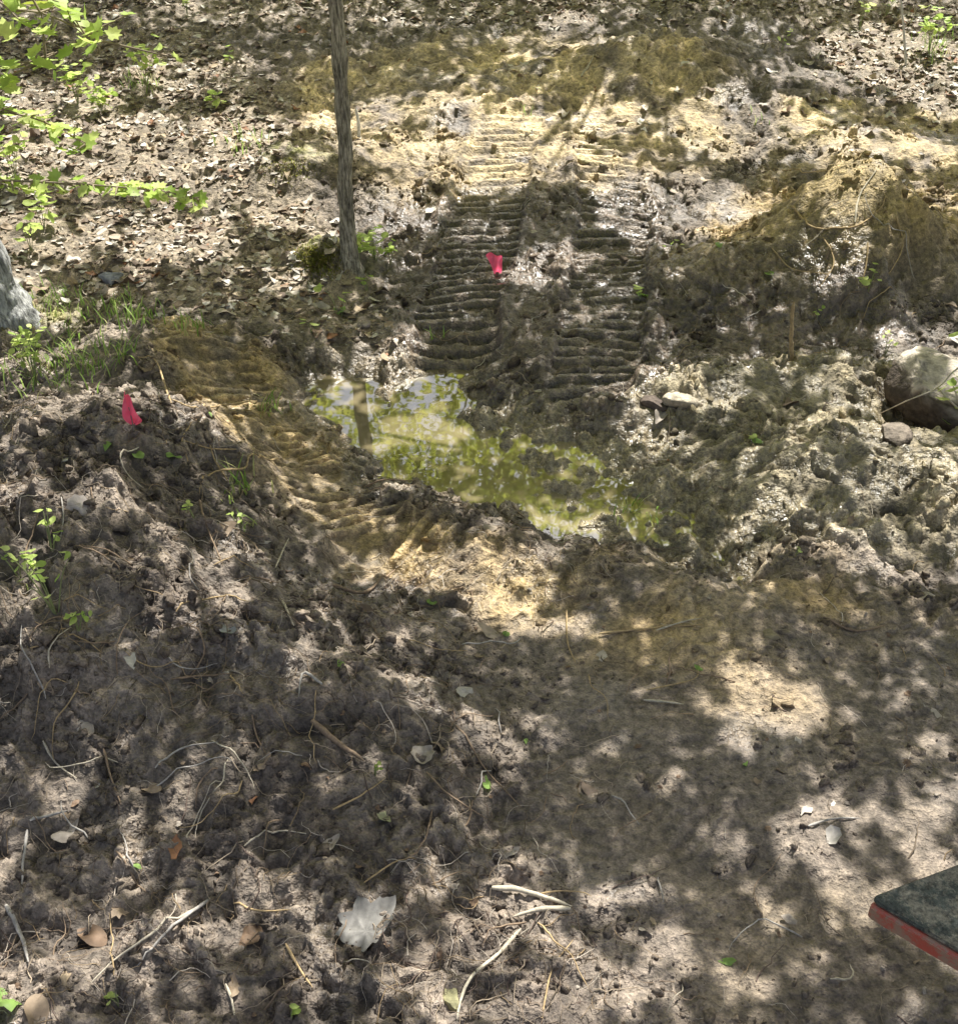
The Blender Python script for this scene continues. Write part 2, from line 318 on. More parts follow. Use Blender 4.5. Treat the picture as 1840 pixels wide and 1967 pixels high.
def lit_at(x,y):
    wxx=x+.12*fbm(x,y,.4,3,201); wyy=y+.16*fbm(x,y,.4,3,211)
    L=np.zeros(x.shape)
    for cx,cy,rx,ry,s in GE:
        r=np.sqrt(((wxx-cx)/rx)**2+((wyy-cy)/ry)**2)
        L=np.maximum(L,s*sst(1.6,.6,r))
    n_=.26*fbm(x,y,.22,3,221)+.48*gnoise(x/.10,y/.12,229)
    v=L+n_-.08
    main=sst(.455,.485,v)
    sp=sst(.40,.46,.60*fbm(x,y,.18,2,231)+.40*gnoise(x/.075,y/.075,233)+.35*fbm(x,y,1.2,2,235)+.06*sst(4,3,y))*.97
    return np.maximum(main,sp)
LT=np.array([(0,-1,0),(-.5,-.25,.1),(-.42,.45,.1),(0,1,-.05),(.42,.45,.1),(.5,-.25,.1)],float)
LF=np.array([(0,3,2,1),(0,5,4,3)])
N=210000
gx=rng.uniform(-6.5,6.5,N); gy=rng.uniform(.3,12.2,N); L=lit_at(gx,gy)
ok=(rng.random(N)>np.clip(L,0,1)**.6*1.0)&(rng.random(N)<1-.72*sst(9.6,10.8,gy))
gx=gx[ok];gy=gy[ok]; hz=base(gx,gy); zz=rng.uniform(4.1,5.3,len(gx)); t_=(zz)/SUN[2]
cp=np.stack([gx+SUN[0]*t_,gy+SUN[1]*t_,hz+SUN[2]*t_],-1); csz=rng.uniform(.032,.056,len(cp))  # unseen canopy leaves placed up the sun ray to shade ground outside the openings
trees=[(-5.2,7.0),(5.6,7.2),(-3.2,13.6),(2.4,13.2),(6.4,12.6),(-6.8,12.5),(.2,17.5),(-4.2,18.5),(5.0,18.2),(8.2,9.5)]
ex=[]
for tx,ty in trees:
    if ty>16:
        k=1500; d=rng.normal(0,1,(k,3))*np.array([1.7,1.0,2.4]); p=d+np.array([tx,ty+.8,7.0]); p=p[(p[:,2]>3.6)&(p[:,1]>15.5)]; ex.append(p)
# out-of-view foliage added behind the clearing to brighten the puddle reflection
k=8000; p=np.stack([rng.uniform(-4.2,4.6,k),rng.uniform(12.9,14.4,k),rng.uniform(2.5,5.7,k)],-1)
dd=fbm(p[:,0]+p[:,1]*.3,p[:,2],.9,3,250)+.25*gnoise(p[:,0]/.25,p[:,2]/.25,253); p=p[dd>-.03]; ex.append(p)
ex=np.concatenate(ex)
cp=np.concatenate([cp,ex]); csz=np.concatenate([csz,np.where(ex[:,1]>15.4,rng.uniform(.09,.14,len(ex)),rng.uniform(.05,.09,len(ex)))])
mtree=survey(668,492,hgt)
tl=np.array(trees+[(mtree[0],mtree[1])])
own=np.argmin(((cp[:,None,:2]-tl[None])**2).sum(-1)+np.array([0]*len(trees)+[3.0])[None],1)
m_leaf=attr_mat("green_leaf",.5,20,.85,1.15,0,0,.5)
def tube(pts,rad,sides,noisef=None):
    pts=np.asarray(pts,float); n=len(pts); tg=np.gradient(pts,axis=0); tg/=np.linalg.norm(tg,axis=1)[:,None]+1e-9
    ref=np.array([0,0,1.]) if abs(tg[0][2])<.9 else np.array([1.,0,0])
    a=np.cross(tg,ref); a/=np.linalg.norm(a,axis=1)[:,None]+1e-9; b=np.cross(tg,a)
    th=np.linspace(0,2*np.pi,sides,endpoint=False); rad=np.broadcast_to(np.asarray(rad,float),(n,))
    R=rad[:,None]*np.ones((1,sides))
    if noisef is not None: R=R*noisef(n,sides,th,pts)
    V=pts[:,None]+R[...,None]*(np.cos(th)[None,:,None]*a[:,None]+np.sin(th)[None,:,None]*b[:,None])
    I=np.arange(n*sides).reshape(n,sides); J=np.roll(I,-1,1)
    Fc=np.stack([I[:-1],J[:-1],J[1:],I[1:]],-1).reshape(-1,4)
    return V.reshape(-1,3),Fc
def merge(parts):
    Vs=[];Fs=[];o=0
    for V,Fc in parts:
        Vs.append(V);Fs.append(Fc+o);o+=len(V)
    return np.vstack(Vs),np.vstack(Fs)
def spline(pts,n):
    pts=np.asarray(pts,float); m=len(pts)
    if m==2:
        t=np.linspace(0,1,n)[:,None]; return pts[0]*(1-t)+pts[1]*t
    P=np.vstack([2*pts[0]-pts[1],pts,2*pts[-1]-pts[-2]]); out=[]
    for t in np.linspace(0,m-1,n):
        i=min(int(t),m-2); f=t-i; p0,p1,p2,p3=P[i:i+4]
        out.append(.5*((2*p1)+(-p0+p2)*f+(2*p0-5*p1+4*p2-p3)*f*f+(-p0+3*p1-3*p2+p3)*f**3))
    return np.array(out)
def barkn(amp,ridges,seed):
    def f(n,s,th,pts):
        hz=pts[:,2][:,None]+np.zeros((1,s)); thh=th[None]+np.zeros((n,1))
        return 1+amp*(np.abs(gnoise(thh*ridges/6.28+hz*.8,hz*4.0,seed))*2-.5)+amp*.5*gnoise(thh*ridges/3.1,hz*18,seed+1)+amp*.5*gnoise(thh*.6,hz*5,seed+2)
    return f
def bark_mat(name,c1,c2,sc=14,cm=None):
    m,n,b=nodes(name); tc=n.nodes.new('ShaderNodeTexCoord'); mp=n.nodes.new('ShaderNodeMapping'); mp.inputs['Scale'].default_value=(1,1,.14)
    n.links.new(tc.outputs['Object'],mp.inputs[0]); t=noise(n,sc*7,6,.7,mp.outputs[0]); t2=noise(n,6,5,.7,tc.outputs['Object'])
    cr=n.nodes.new('ShaderNodeValToRGB'); cr.color_ramp.elements[0].position=.40; cr.color_ramp.elements[1].position=.60
    cr.color_ramp.elements[0].color=(*c1,1); cr.color_ramp.elements[1].color=(*c2,1); n.links.new(t.outputs[0],cr.inputs[0])
    c=mul(n,cr.outputs[0],mrange(n,t2.outputs[0],.35,.65,.6,1.35)); n.links.new(c,b.inputs['Base Color']); b.inputs['Roughness'].default_value=.9
    bump(n,b,t.outputs[0],1.0,.015); return m
m_bark=bark_mat("bark",(.15,.13,.095),(.56,.50,.39)); m_barkg=bark_mat("grey_bark",(.15,.15,.145),(.55,.55,.53),8)
def leafcols(n,kind='tree'):
    r=rng.random((n,1))
    if kind=='tree': c=c3(.30,.37,.045)*(1-r)+c3(.66,.69,.12)*r
    else: c=c3(.36,.52,.10)*(1-r)+c3(.72,.80,.28)*r
    return c
def crown_obj(pts,parent,sz=None):
    n=len(pts); V,Fc=scatter(LT,LF,pts,rots(n,.55),rng.uniform(.09,.15,n) if sz is None else sz)
    return add("crown",fastmesh("crown",V,Fc,np.repeat(leafcols(n),6,0)),m_leaf,parent)
for ti in range(len(trees)):
    tx,ty=trees[ti]; gz=float(hgt(np.array([tx]),np.array([ty]))[0]); pts=cp[own==ti]
    if len(pts)<10: continue
    e=bpy.data.objects.new("unseen_forest_tree",None); COL.objects.link(e); e["label"]="tall slender out-of-view tree, yellow-green leaves laid out for sun dapples and puddle reflection"; e["category"]="tree"; e["group"]="trees around the clearing"
    parts=[]; r0=random.uniform(.09,.13); topz=8.0+gz
    tp=spline([(tx,ty,gz-.15),(tx+random.uniform(-.1,.1),ty,gz+3),(tx+random.uniform(-.2,.2),ty+.1,topz)],28)
    rad=np.linspace(r0,.04,28); rad[:3]*=[1.5,1.2,1.05]; parts.append(tube(tp,rad,16,barkn(.12,14,ti+300)))
    for k in range(16):
        q=pts[rng.integers(len(pts))]; s=tp[random.randint(11,20)]; m=(s+q)/2+np.array([0,0,.2])
        parts.append(tube(spline([s,m,q],8),np.linspace(.03,.005,8),6))
    V,Fc=merge(parts); add("trunk",fastmesh("trunk",V,Fc),m_bark,e); crown_obj(pts,e,csz[own==ti])
# ---- young tree in the clearing
bp=mtree.copy(); 
P=[bp+np.array([0,0,-.12])]+[at_y(u,v,bp[1]) for u,v in [(670,470),(664,380),(663,280),(656,170),(651,80),(645,0),(640,-90)]]
P.append(P[-1]+np.array([.05,.05,2.0])); P.append(P[-1]+np.array([0.1,.2,2.0]))
e=bpy.data.objects.new("young_tree",None); COL.objects.link(e); e["label"]="slim young tree with furrowed grey-brown bark on a mossy hummock"; e["category"]="tree"
tp=spline(P,260); zz=tp[:,2]-bp[2]; rad=.041-.0035*np.clip(zz,0,8)+.06*np.exp(-np.clip(zz+.12,0,9)/.10); rad=np.maximum(rad,.008)
parts=[tube(tp,rad,36,barkn(.22,14,400))]
pts=cp[own==len(trees)]
for k in range(12):
    if len(pts)==0: break
    q=pts[rng.integers(len(pts))]; s=tp[random.randint(185,240)]; parts.append(tube(spline([s,(s+q)/2+np.array([0,0,.3]),q],8),np.linspace(.02,.005,8),6))
V,Fc=merge(parts); add("trunk",fastmesh("trunk",V,Fc),m_bark,e)
if len(pts): crown_obj(pts,e,csz[own==len(trees)])
# ---- large grey tree at the edge
e=bpy.data.objects.new("grey_tree",None); COL.objects.link(e); e["label"]="broad grey-barked tree with flared mossy base beside grass"; e["category"]="tree"
bx,by=at_y(-50,600,5.9)[:2]; bz=float(hgt(np.array([bx]),np.array([by]))[0])
tp=spline([(bx+.06,by,bz-.2),(bx+.02,by,bz+.3),(bx-.14,by+.05,bz+1.5),(bx-.4,by+.3,bz+7.5)],90); zz=tp[:,2]-bz
rad=.20-.013*np.clip(zz,0,9)+.18*np.exp(-np.clip(zz+.2,0,9)/.3)
def flare(n,s,th,pts):
    r=barkn(.1,22,500)(n,s,th,pts); fl=np.exp(-np.clip(pts[:,2]-bz+.2,0,9)/.3)[:,None]; return r*(1+.3*fl*np.cos(th*4+.8)[None])
parts=[tube(tp,rad,60,flare)]
cr=[]
for k in range(9):
    s=tp[74-k*2]; q=s+np.array([random.uniform(-1.8,0),random.uniform(-1,1.5),random.uniform(.6,1.6)]); parts.append(tube(spline([s,(s+q)/2+np.array([0,0,.2]),q],8),np.linspace(.04,.008,8),6)); cr.append(q+rng.normal(0,.45,(130,3)))
V,Fc=merge(parts); add("trunk",fastmesh("trunk",V,Fc),m_barkg,e); crown_obj(np.concatenate(cr),e)
print("trees",time.time()-T0)
# ------------------------------------------------------------------ leaf litter (ground cover)
us=np.linspace(-1,1,5); wv=np.array([.08,.75,1,.7,.05])
T12=np.array([(wv[i]*s*.42,us[i],0) for i in range(5) for s in (-1,0,1)],float)
F12=np.array([(i*3+j,i*3+j+1,i*3+j+4,i*3+j+3) for i in range(4) for j in (0,1)])
N=115000; lx=rng.uniform(-6,6,N); ly=rng.uniform(1.4,12.4,N)
dens=samp(litter,lx,ly)*(.4+1.1*np.clip(fbm(lx,ly,.6,3,600)+.35,0,1))+.006+.05*sst(7,9,ly)
dens*=np.where(samp(psd,lx,ly)<.04,0,1)*(1-.85*samp(tmask,lx,ly))*(1-.7*np.clip(samp(moss,lx,ly),0,1))
k=rng.random(N)<dens*.95; lx=lx[k];ly=ly[k]; n_=len(lx); print("litter",n_)
sc=.011+.046*rng.random(n_)**1.9; pos=np.stack([lx,ly,hgt(lx,ly)+rng.uniform(-.002,.010,n_)],-1)
sh=np.repeat(T12[None],n_,0); cu=rng.normal(0,.3,(n_,1)); cv=rng.normal(0,.8,(n_,1)); 
sh[:,:,0]*=rng.uniform(.7,1.9,(n_,1)); sh[:,:,2]=cu*sh[:,:,1]**2+cv*sh[:,:,0]**2+rng.normal(0,.07,(n_,15)); sh[:,:,:2]+=rng.normal(0,.10,(n_,15,2))
V,Fc=scatter(T12,F12,pos,rots(n_,.23),sc,sh)
pal=np.array([(.56,.49,.40),(.42,.345,.26),(.70,.65,.56),(.30,.225,.155),(.18,.13,.092),(.48,.37,.24),(.34,.17,.09),(.52,.48,.42)])
pc=pal[rng.choice(8,n_,p=[.16,.18,.12,.21,.19,.07,.02,.05])]*rng.uniform(.7,1.1,(n_,1))
m_dead=attr_mat("dead_leaf",.65,50,.75,1.15,.4,.003,.10)
add("leaf_litter",fastmesh("leaf_litter",V,Fc,np.repeat(pc,15,0)),m_dead,kind="stuff",label="carpet of dry tan and brown fallen leaves",category="leaves")
# ------------------------------------------------------------------ soil crumbs
def ico(s):
    bm=bmesh.new(); bmesh.ops.create_icosphere(bm,subdivisions=s,radius=1); a=np.array([v.co[:] for v in bm.verts]); f=np.array([[v.index for v in q.verts] for q in bm.faces]); bm.free(); return a,f
IV,IF=ico(2); JV,JF=ico(1)
m_crumb=attr_mat("soil_crumb",.85,90,.45,1.5,1.0,.010)
CV=[];CF=[];CC=[];off=0
for Tv,Tf,N,s0,s1,pw,nz in [(IV,IF,12000,.004,.020,2.6,.22),(JV,JF,36000,.0015,.0055,1.5,.35)]:
    lx=rng.uniform(-3.3,3.3,N*4); ly=1.4+rng.random(N*4)**1.5*7
    dn=np.clip(.12+1.4*fbm(lx,ly,.35,3,610)+.3*samp(b1,lx,ly)+.35*samp(bank,lx,ly)+.1*np.clip(samp(mnd,lx,ly),0,1),0,1)*(1-.75*samp(smoothz,lx,ly))*(1-.8*samp(litter,lx,ly))*np.where(samp(psd,lx,ly)<.0,.04,1)*(1-.75*samp(tmask,lx,ly))*(1-.3*samp(strip,lx,ly))*(1-.7*samp(soft,lx,ly))
    k=rng.random(N*4)<dn; lx=lx[k][:N];ly=ly[k][:N]; n_=len(lx)
    sc=(s0+s1*rng.random(n_)**pw)*(.8+.08*ly)*(1+.3*samp(bank,lx,ly)); kk=len(Tv)
    sh=Tv[None]*(1+nz*rng.normal(0,1,(n_,kk,1)))
    dirs=rng.normal(0,1,(n_,4,3)); dirs/=np.linalg.norm(dirs,axis=2)[...,None]
    for q_ in range(4):
        pr=np.einsum('nkj,nj->nk',sh,dirs[:,q_]); sh=sh-np.clip(pr-.45,0,None)[...,None]*dirs[:,q_][:,None,:]
    sh=sh*rng.uniform(.55,1.5,(n_,1,3))
    pos=np.stack([lx,ly,hgt(lx,ly)+sc*.1],-1)
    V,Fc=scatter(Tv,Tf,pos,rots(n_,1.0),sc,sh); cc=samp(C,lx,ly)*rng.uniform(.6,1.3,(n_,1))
    CV.append(V);CF.append(Fc+off);CC.append(np.repeat(cc,kk,0)); off+=len(V)
add("soil_crumbs",fastmesh("soil_crumbs",np.vstack(CV),np.vstack(CF),np.vstack(CC)),m_crumb,kind="stuff",label="loose crumbs and clods of dug soil",category="soil")
print("crumbs",time.time()-T0)
# ------------------------------------------------------------------ roots (fine tangle)
parts=[];cols=[]
def rootpath(x,y,L,n,wig,lift):
    a=random.uniform(0,6.28); pts=[]; st=L/n
    for i in range(n+1):
        pts.append((x,y)); a+=random.gauss(0,wig); x+=math.cos(a)*st; y+=math.sin(a)*st
    p=np.array(pts); z=hgt(p[:,0],p[:,1])
    z=np.maximum(z, np.convolve(np.pad(z,2,mode='edge'),np.ones(5)/5,'valid'))+lift*np.sin(np.linspace(0,np.pi*random.choice([1,.6]),n+1))+.001
    return np.stack([p[:,0],p[:,1],z],-1)
cnt=0
while cnt<4200:
    x=random.uniform(-3.2,3.2); y=1.4+random.random()**1.4*6.5
    ax=np.array([x]);ay=np.array([y])
    d=.12+.8*(samp(smoothz,ax,ay)[0]<.4)*(y<4.6)*(x<.9)-.06*(x>1.2)*(y>5.8)
    if samp(psd,ax,ay)[0]<.05: d*=.05
    if samp(strip,ax,ay)[0]>.5: d*=.3
    if x<-1 and y>5.8: d*=.2
    if fbm(ax,ay,.5,2,620)[0]<-.1: d*=.2
    if random.random()>d: continue
    cnt+=1
    Lh=random.uniform(.03,.17)*(1+.1*y); r=random.choice([.0007,.0009,.0012,.0020])*(1+.08*y)
    p=rootpath(x,y,Lh,8,.45,random.uniform(-.003,.024)); parts.append(tube(p,np.linspace(r,r*.4,9),4)); 
    cc=np.array(random.choice([(.40,.32,.23),(.26,.19,.13),(.14,.10,.08),(.54,.47,.38),(.36,.26,.15),(.17,.13,.09)]))*random.uniform(.7,1.1); cols.append(np.tile(cc,(len(parts[-1][0]),1)))
V,Fc=merge(parts); m_root=attr_mat("root",.85,90,.7,1.2,.3,.002)
add("root_tangle",fastmesh("root_tangle",V,Fc,np.vstack(cols)),m_root,kind="stuff",label="tangle of thin torn roots in the soil",category="roots")
print("roots",time.time()-T0)
# ------------------------------------------------------------------ individual sticks
def stick(pxs,r,col,label,name="stick",lift=.008,cat="stick",taper=.45,pts3=None):
    P=[S(u,v)+np.array([0,0,lift+r]) for u,v in pxs] if pts3 is None else [np.array(p) for p in pts3]
    L=sum(np.linalg.norm(P[i+1]-P[i]) for i in range(len(P)-1)); n=max(8,int(L/.02))
    c=spline(P,n); c+=np.cumsum(rng.normal(0,r*.3,(n,3)),0)*np.linspace(0,1,n)[:,None]*np.linspace(1,0,n)[:,None]*2
    if pts3 is None: c[:,2]=np.maximum(c[:,2],hgt(c[:,0],c[:,1])+r*.4)
    rad=np.linspace(r,r*taper,n)*(1+rng.normal(0,.1,n)); rad[0]*=.5; rad[-1]*=.4
    V,Fc=tube(c,rad,8); cc=np.tile(np.array(col),(len(V),1))*rng.uniform(.8,1.15,(len(V),1))
    return add(name,fastmesh(name,V,Fc,cc),m_root,label=label,category=cat,group="sticks and roots on the soil")
pale=(.52,.46,.35); brn=(.25,.18,.12); gry=(.40,.37,.33); ora=(.44,.32,.17)
ST=[([(945,1712),(1000,1718),(1050,1730),(1097,1748)],.0095,pale),([(1095,1752),(1040,1755),(985,1768)],.009,pale),([(405,1732),(330,1790),(265,1862)],.0055,gry),([(400,1738),(290,1800),(225,1845),(175,1895)],.0045,pale),
([(1000,1790),(960,1835),(905,1880),(885,1925),(878,1967)],.0065,pale),([(15,1745),(35,1790),(58,1855)],.009,gry),([(60,1582),(95,1572),(135,1562)],.006,gry),([(55,1600),(48,1650),(45,1705)],.006,gry),
([(865,1390),(900,1430),(930,1480),(1000,1555)],.0045,brn),([(820,1488),(860,1530),(935,1578)],.0045,brn),([(1235,1350),(1275,1352),(1312,1358)],.006,pale),([(1550,1592),(1595,1578),(1650,1577)],.005,gry),
([(385,965),(398,1020),(430,1092)],.005,brn),([(530,1095),(545,1060),(556,1038)],.004,pale),([(543,1160),(556,1180),(566,1208)],.006,pale),([(1150,1222),(1250,1212),(1350,1205)],.005,ora),([(1260,1215),(1305,1200),(1345,1192)],.004,pale),
([(1088,1175),(1090,1235),(1105,1278)],.004,ora),([(480,775),(420,785),(375,790),(330,772)],.0055,ora),([(535,885),(470,905),(405,915),(385,962)],.006,ora),([(455,868),(400,865),(350,850)],.004,ora),([(330,780),(300,700),(260,690)],.005,ora),([(440,930),(410,880),(390,800)],.004,ora),([(365,900),(350,850),(380,810)],.004,ora),
([(1520,400),(1560,440),(1640,440),(1690,405),(1700,380)],.007,ora),([(1640,432),(1648,380),(1682,330)],.008,pale),([(1665,470),(1662,510),(1655,545)],.007,ora),([(1500,330),(1540,335),(1610,330)],.005,ora),([(1580,460),(1600,510),(1570,560)],.005,ora),([(1720,420),(1730,480),(1700,540)],.005,ora),([(1480,480),(1520,520),(1590,530)],.005,ora),([(1115,152),(1130,130),(1140,108)],.01,pale),
([(85,1428),(110,1470),(150,1500)],.0045,pale),([(485,1378),(495,1420),(515,1460)],.004,brn),([(200,1440),(215,1500),(235,1552)],.0045,brn),([(330,1310),(390,1303),(450,1300)],.0045,brn),([(550,1818),(575,1860),(602,1902)],.005,ora),
([(435,1895),(448,1930),(455,1967)],.0045,pale),([(600,1392),(660,1440),(700,1470)],.012,brn),([(225,1640),(260,1700),(285,1720)],.004,brn),([(450,1740),(500,1755),(560,1752)],.004,ora),([(620,1320),(585,1300),(575,1345)],.006,gry),
([(120,960),(124,1000),(118,1040)],.003,gry),([(640,1130),(700,1145),(760,1100)],.009,brn),([(1240,1330),(1330,1310),(1340,1290)],.003,ora),([(1040,1960),(1060,1870),(1100,1810)],.003,ora),([(700,940),(740,925),(820,930)],.005,brn),([(860,925),(930,960),(1010,1000)],.007,brn),
([(1580,1190),(1640,1215),(1700,1205)],.006,brn),([(640,1560),(700,1530),(740,1500)],.0035,ora),([(300,1480),(350,1440),(420,1430)],.004,gry),([(700,1700),(760,1660),(800,1655)],.0035,ora),([(470,1630),(540,1600),(600,1610)],.0035,pale),([(340,1180),(420,1150),(480,1160)],.004,ora),([(60,1250),(150,1230),(200,1260)],.004,ora)]
for pxs,r,c_ in ST: stick(pxs,r,c_,{pale:"pale peeled stick lying on dark soil",gry:"grey weathered twig lying on the soil",brn:"brown twig half buried in soil",ora:"tan torn root curling over the soil"}[c_])
for k in range(116):
    u=random.uniform(20,1650) if k<60 else random.uniform(700,1800); v=random.uniform(1150,1950) if k<55 else random.uniform(60,700)
    if 90<=k<96: u=random.uniform(1450,1780); v=random.uniform(380,600)
    if k>=96: u=random.uniform(0,500); v=random.uniform(800,1350)
    c=S(u,v)
    if samp(psd,c[0:1],c[1:2])[0]<.1: continue
    p=rootpath(c[0],c[1],random.uniform(.08,.28),10,.3,.02); stick(None,random.uniform(.0018,.0038),random.choice([pale,gry,brn,ora,brn]),"thin curved twig lying on churned soil",pts3=p)
a0=S(1522,690); stick(None,.012,ora,"short stick standing upright in the mud bank",pts3=[a0-np.array([0,0,.05]),a0+np.array([-.02,0,.12]),a0+np.array([-.05,0,.33])],taper=.8)
# ------------------------------------------------------------------ leaves (individual)
def leafmesh(kind,seed,curl=.25):
    r=random.Random(seed)
    if kind=='lobed': ang=[270,250,215,195,172,150,125,108,90,72,55,30,8,-15,-35,-70]; rr=[.30,.35,.62,.42,.78,.5,.85,.55,1.0,.55,.85,.5,.78,.42,.62,.35]
    elif kind=='broad': ang=[270,250,215,195,172,150,125,108,90,72,55,30,8,-15,-35,-70]; rr=[.5,.6,.85,.6,.95,.62,.9,.66,1.0,.62,.9,.6,.9,.55,.8,.6]
    else: ang=[270,240,215,190,165,140,115,100,90,80,65,40,15,-10,-35,-60]; rr=[1,.78,.60,.5,.46,.5,.62,.8,1,.8,.62,.5,.46,.5,.60,.78]
    out=[]
    for s in (0.001,.35,.7,1):
        for a,q in zip(ang,rr):
            a=math.radians(a); q2=q*s*(1+(r.uniform(-.1,.1) if s==1 else 0)); x=q2*math.cos(a); y=q2*math.sin(a)
            out.append((x,y,0))
    V=np.array(out); c1=r.uniform(-1,1)*curl;c2=r.uniform(-1,1)*curl;ph=r.uniform(0,6)
    V[:,2]=c1*V[:,0]**2*1.5+c2*V[:,1]**2+curl*.35*np.sin(V[:,0]*5+ph)*np.cos(V[:,1]*4+ph)+.08*np.abs(V[:,0])
    n=16; Fc=[(i*n+j,i*n+(j+1)%n,(i+1)*n+(j+1)%n,(i+1)*n+j) for i in range(3) for j in range(n)]
    return V,np.array(Fc)
def oneleaf(u,v,size,kind,col,label,tilt=.3,name="fallen_leaf",p=None):
    c=S(u,v) if p is None else p; V,Fc=leafmesh(kind,random.random(),.5); R=rots(1,tilt)[0]
    s=size/2; V=(R@(V*s).T).T+c; dz=hgt(V[:,0],V[:,1])+.003-V[:,2]; V[:,2]+=max(0,np.percentile(dz,80))
    me=fastmesh(name,V,Fc,np.tile(np.array(col),(len(V),1))*rng.uniform(.85,1.1,(len(V),1)))
    o=add(name,me,m_dead if name=="fallen_leaf" else m_leaf,label=label,category="leaf",group="fallen leaves")
    if size>.07: o.modifiers.new("s",'SUBSURF').render_levels=1
    return o
dl=(.38,.33,.27); dl2=(.33,.25,.17); dl3=(.21,.14,.09)
# large sycamore-like leaf: pointed lobes, one side folded up
ctrl=[(270,.44),(248,.54),(222,.76),(204,.62),(186,.92),(166,.68),(146,1.0),(124,.72),(108,.88),(90,1.14),(74,.84),(58,.74),(38,1.0),(18,.70),(0,.88),(-18,.60),(-38,.72),(-62,.53),(-90,.44)]
ca_=np.radians([c_[0] for c_ in ctrl][::-1]); cr_=np.array([c_[1] for c_ in ctrl][::-1])
nn=96; nr=10; TH=np.linspace(-np.pi/2,1.5*np.pi,nn,endpoint=False); R_=np.interp(TH,ca_,cr_)+rng.normal(0,.022,nn)
VV=[];CCo=[]
for i in range(nr):
    s=(i/(nr-1))*.999+.001
    for j in range(nn):
        x=R_[j]*s*math.cos(TH[j]); y=R_[j]*s*math.sin(TH[j])
        vein=abs(((TH[j]-math.pi/2)/math.radians(50)+.5)%1-.5)
        z=.75*max(0,x-.12)**1.3+.08*math.sin(x*5+1)*math.cos(y*4)+.08*vein*s+.05*math.sin(x*15+y*7)*s+.10*max(0,y)**2+.06*max(0,-x-.3)
        xx=x*(1-.38*max(0,x)); VV.append((xx,y,z)); q=.80+.5*vein; CCo.append((.225*q,.215*q,.195*q))
VV=np.array(VV)*.115; R3=np.array(Matrix.Rotation(math.radians(-40),3,'Z')@Matrix.Rotation(math.radians(10),3,'X')); c0=S(705,1805); VV=(R3@VV.T).T+c0; VV[:,2]+=max(0,np.percentile(hgt(VV[:,0],VV[:,1])+.002-VV[:,2],93))
FF=[(i*nn+j,i*nn+(j+1)%nn,(i+1)*nn+(j+1)%nn,(i+1)*nn+j) for i in range(nr-1) for j in range(nn)]
add("fallen_leaf",fastmesh("fallen_leaf",VV,FF,np.array(CCo)),m_dead,label="large curled jagged grey-tan dead leaf on dark soil",category="leaf",group="fallen leaves")
for u,v,s,kd,c_ in [(170,1408,.10,'oval',dl),(895,1330,.09,'broad',(.5,.46,.4)),(742,1578,.08,'lobed',(.38,.38,.22)),(637,1625,.08,'oval',dl),(812,1450,.11,'broad',dl),(845,1442,.07,'oval',dl2),(155,980,.13,'broad',(.55,.48,.42)),(1775,1147,.10,'broad',dl),(590,1475,.08,'oval',dl3),(510,1465,.07,'oval',dl2),(292,1520,.09,'oval',dl2),(130,1602,.11,'oval',dl),(480,1800,.11,'broad',dl3),(180,1810,.12,'oval',dl3),(790,1182,.06,'oval',dl),(450,1900,.07,'oval',dl2),(1515,1770,.06,'oval',dl),(440,1213,.09,'oval',(.34,.34,.31)),(60,640,.12,'broad',dl2),(660,600,.16,'oval',dl),(560,600,.14,'oval',dl2),(610,640,.12,'oval',dl3),(420,550,.12,'oval',dl),(1270,800,.14,'oval',dl),(1240,1790,.05,'oval',dl),(1590,1270,.05,'oval',dl2),(980,1640,.07,'oval',dl),(230,1755,.07,'broad',dl2),(90,1320,.07,'oval',dl2),(70,1960,.13,'oval',dl2)]:
    oneleaf(u,v,s,kd,c_,"dry curled tan leaf lying on the soil",.4)
for k in range(80):
    oneleaf(random.uniform(0,1840),random.uniform(1050,1960),random.uniform(.015,.038),random.choice(['oval','broad','lobed']),random.choice([dl,dl2,dl3,dl3]),"small dry leaf scrap lying on the soil",.6)
for k in range(90):
    u,v=random.choice([(random.uniform(0,600),random.uniform(150,600)),(random.uniform(0,500),random.uniform(380,620)),(random.uniform(1500,1840),random.uniform(60,260))])
    oneleaf(u,v,random.uniform(.07,.14),random.choice(['oval','broad','oval']),random.choice([(.64,.58,.49),(.5,.42,.32),dl,dl2,dl3]),"broad pale dry leaf lying on the leaf litter",.3)
for u,v,s in [(267,885,.08),(335,878,.07),(935,1513,.055),(1235,573,.13),(1455,850,.08),(1475,533,.08),(12,1935,.16),(265,1672,.04),(830,1160,.05),(655,1280,.05),(1010,1425,.03),(400,800,.06),(1380,470,.1),(970,1220,.04),(1430,1472,.03),(1395,1850,.05),(650,602,.14),(210,860,.06),(1340,1285,.04),(60,660,.1)]:
    oneleaf(u,v,s,'oval' if s<.12 else 'lobed',(.30,.46,.12),"fresh green leaf lying on the mud",.3,"green_leaf")
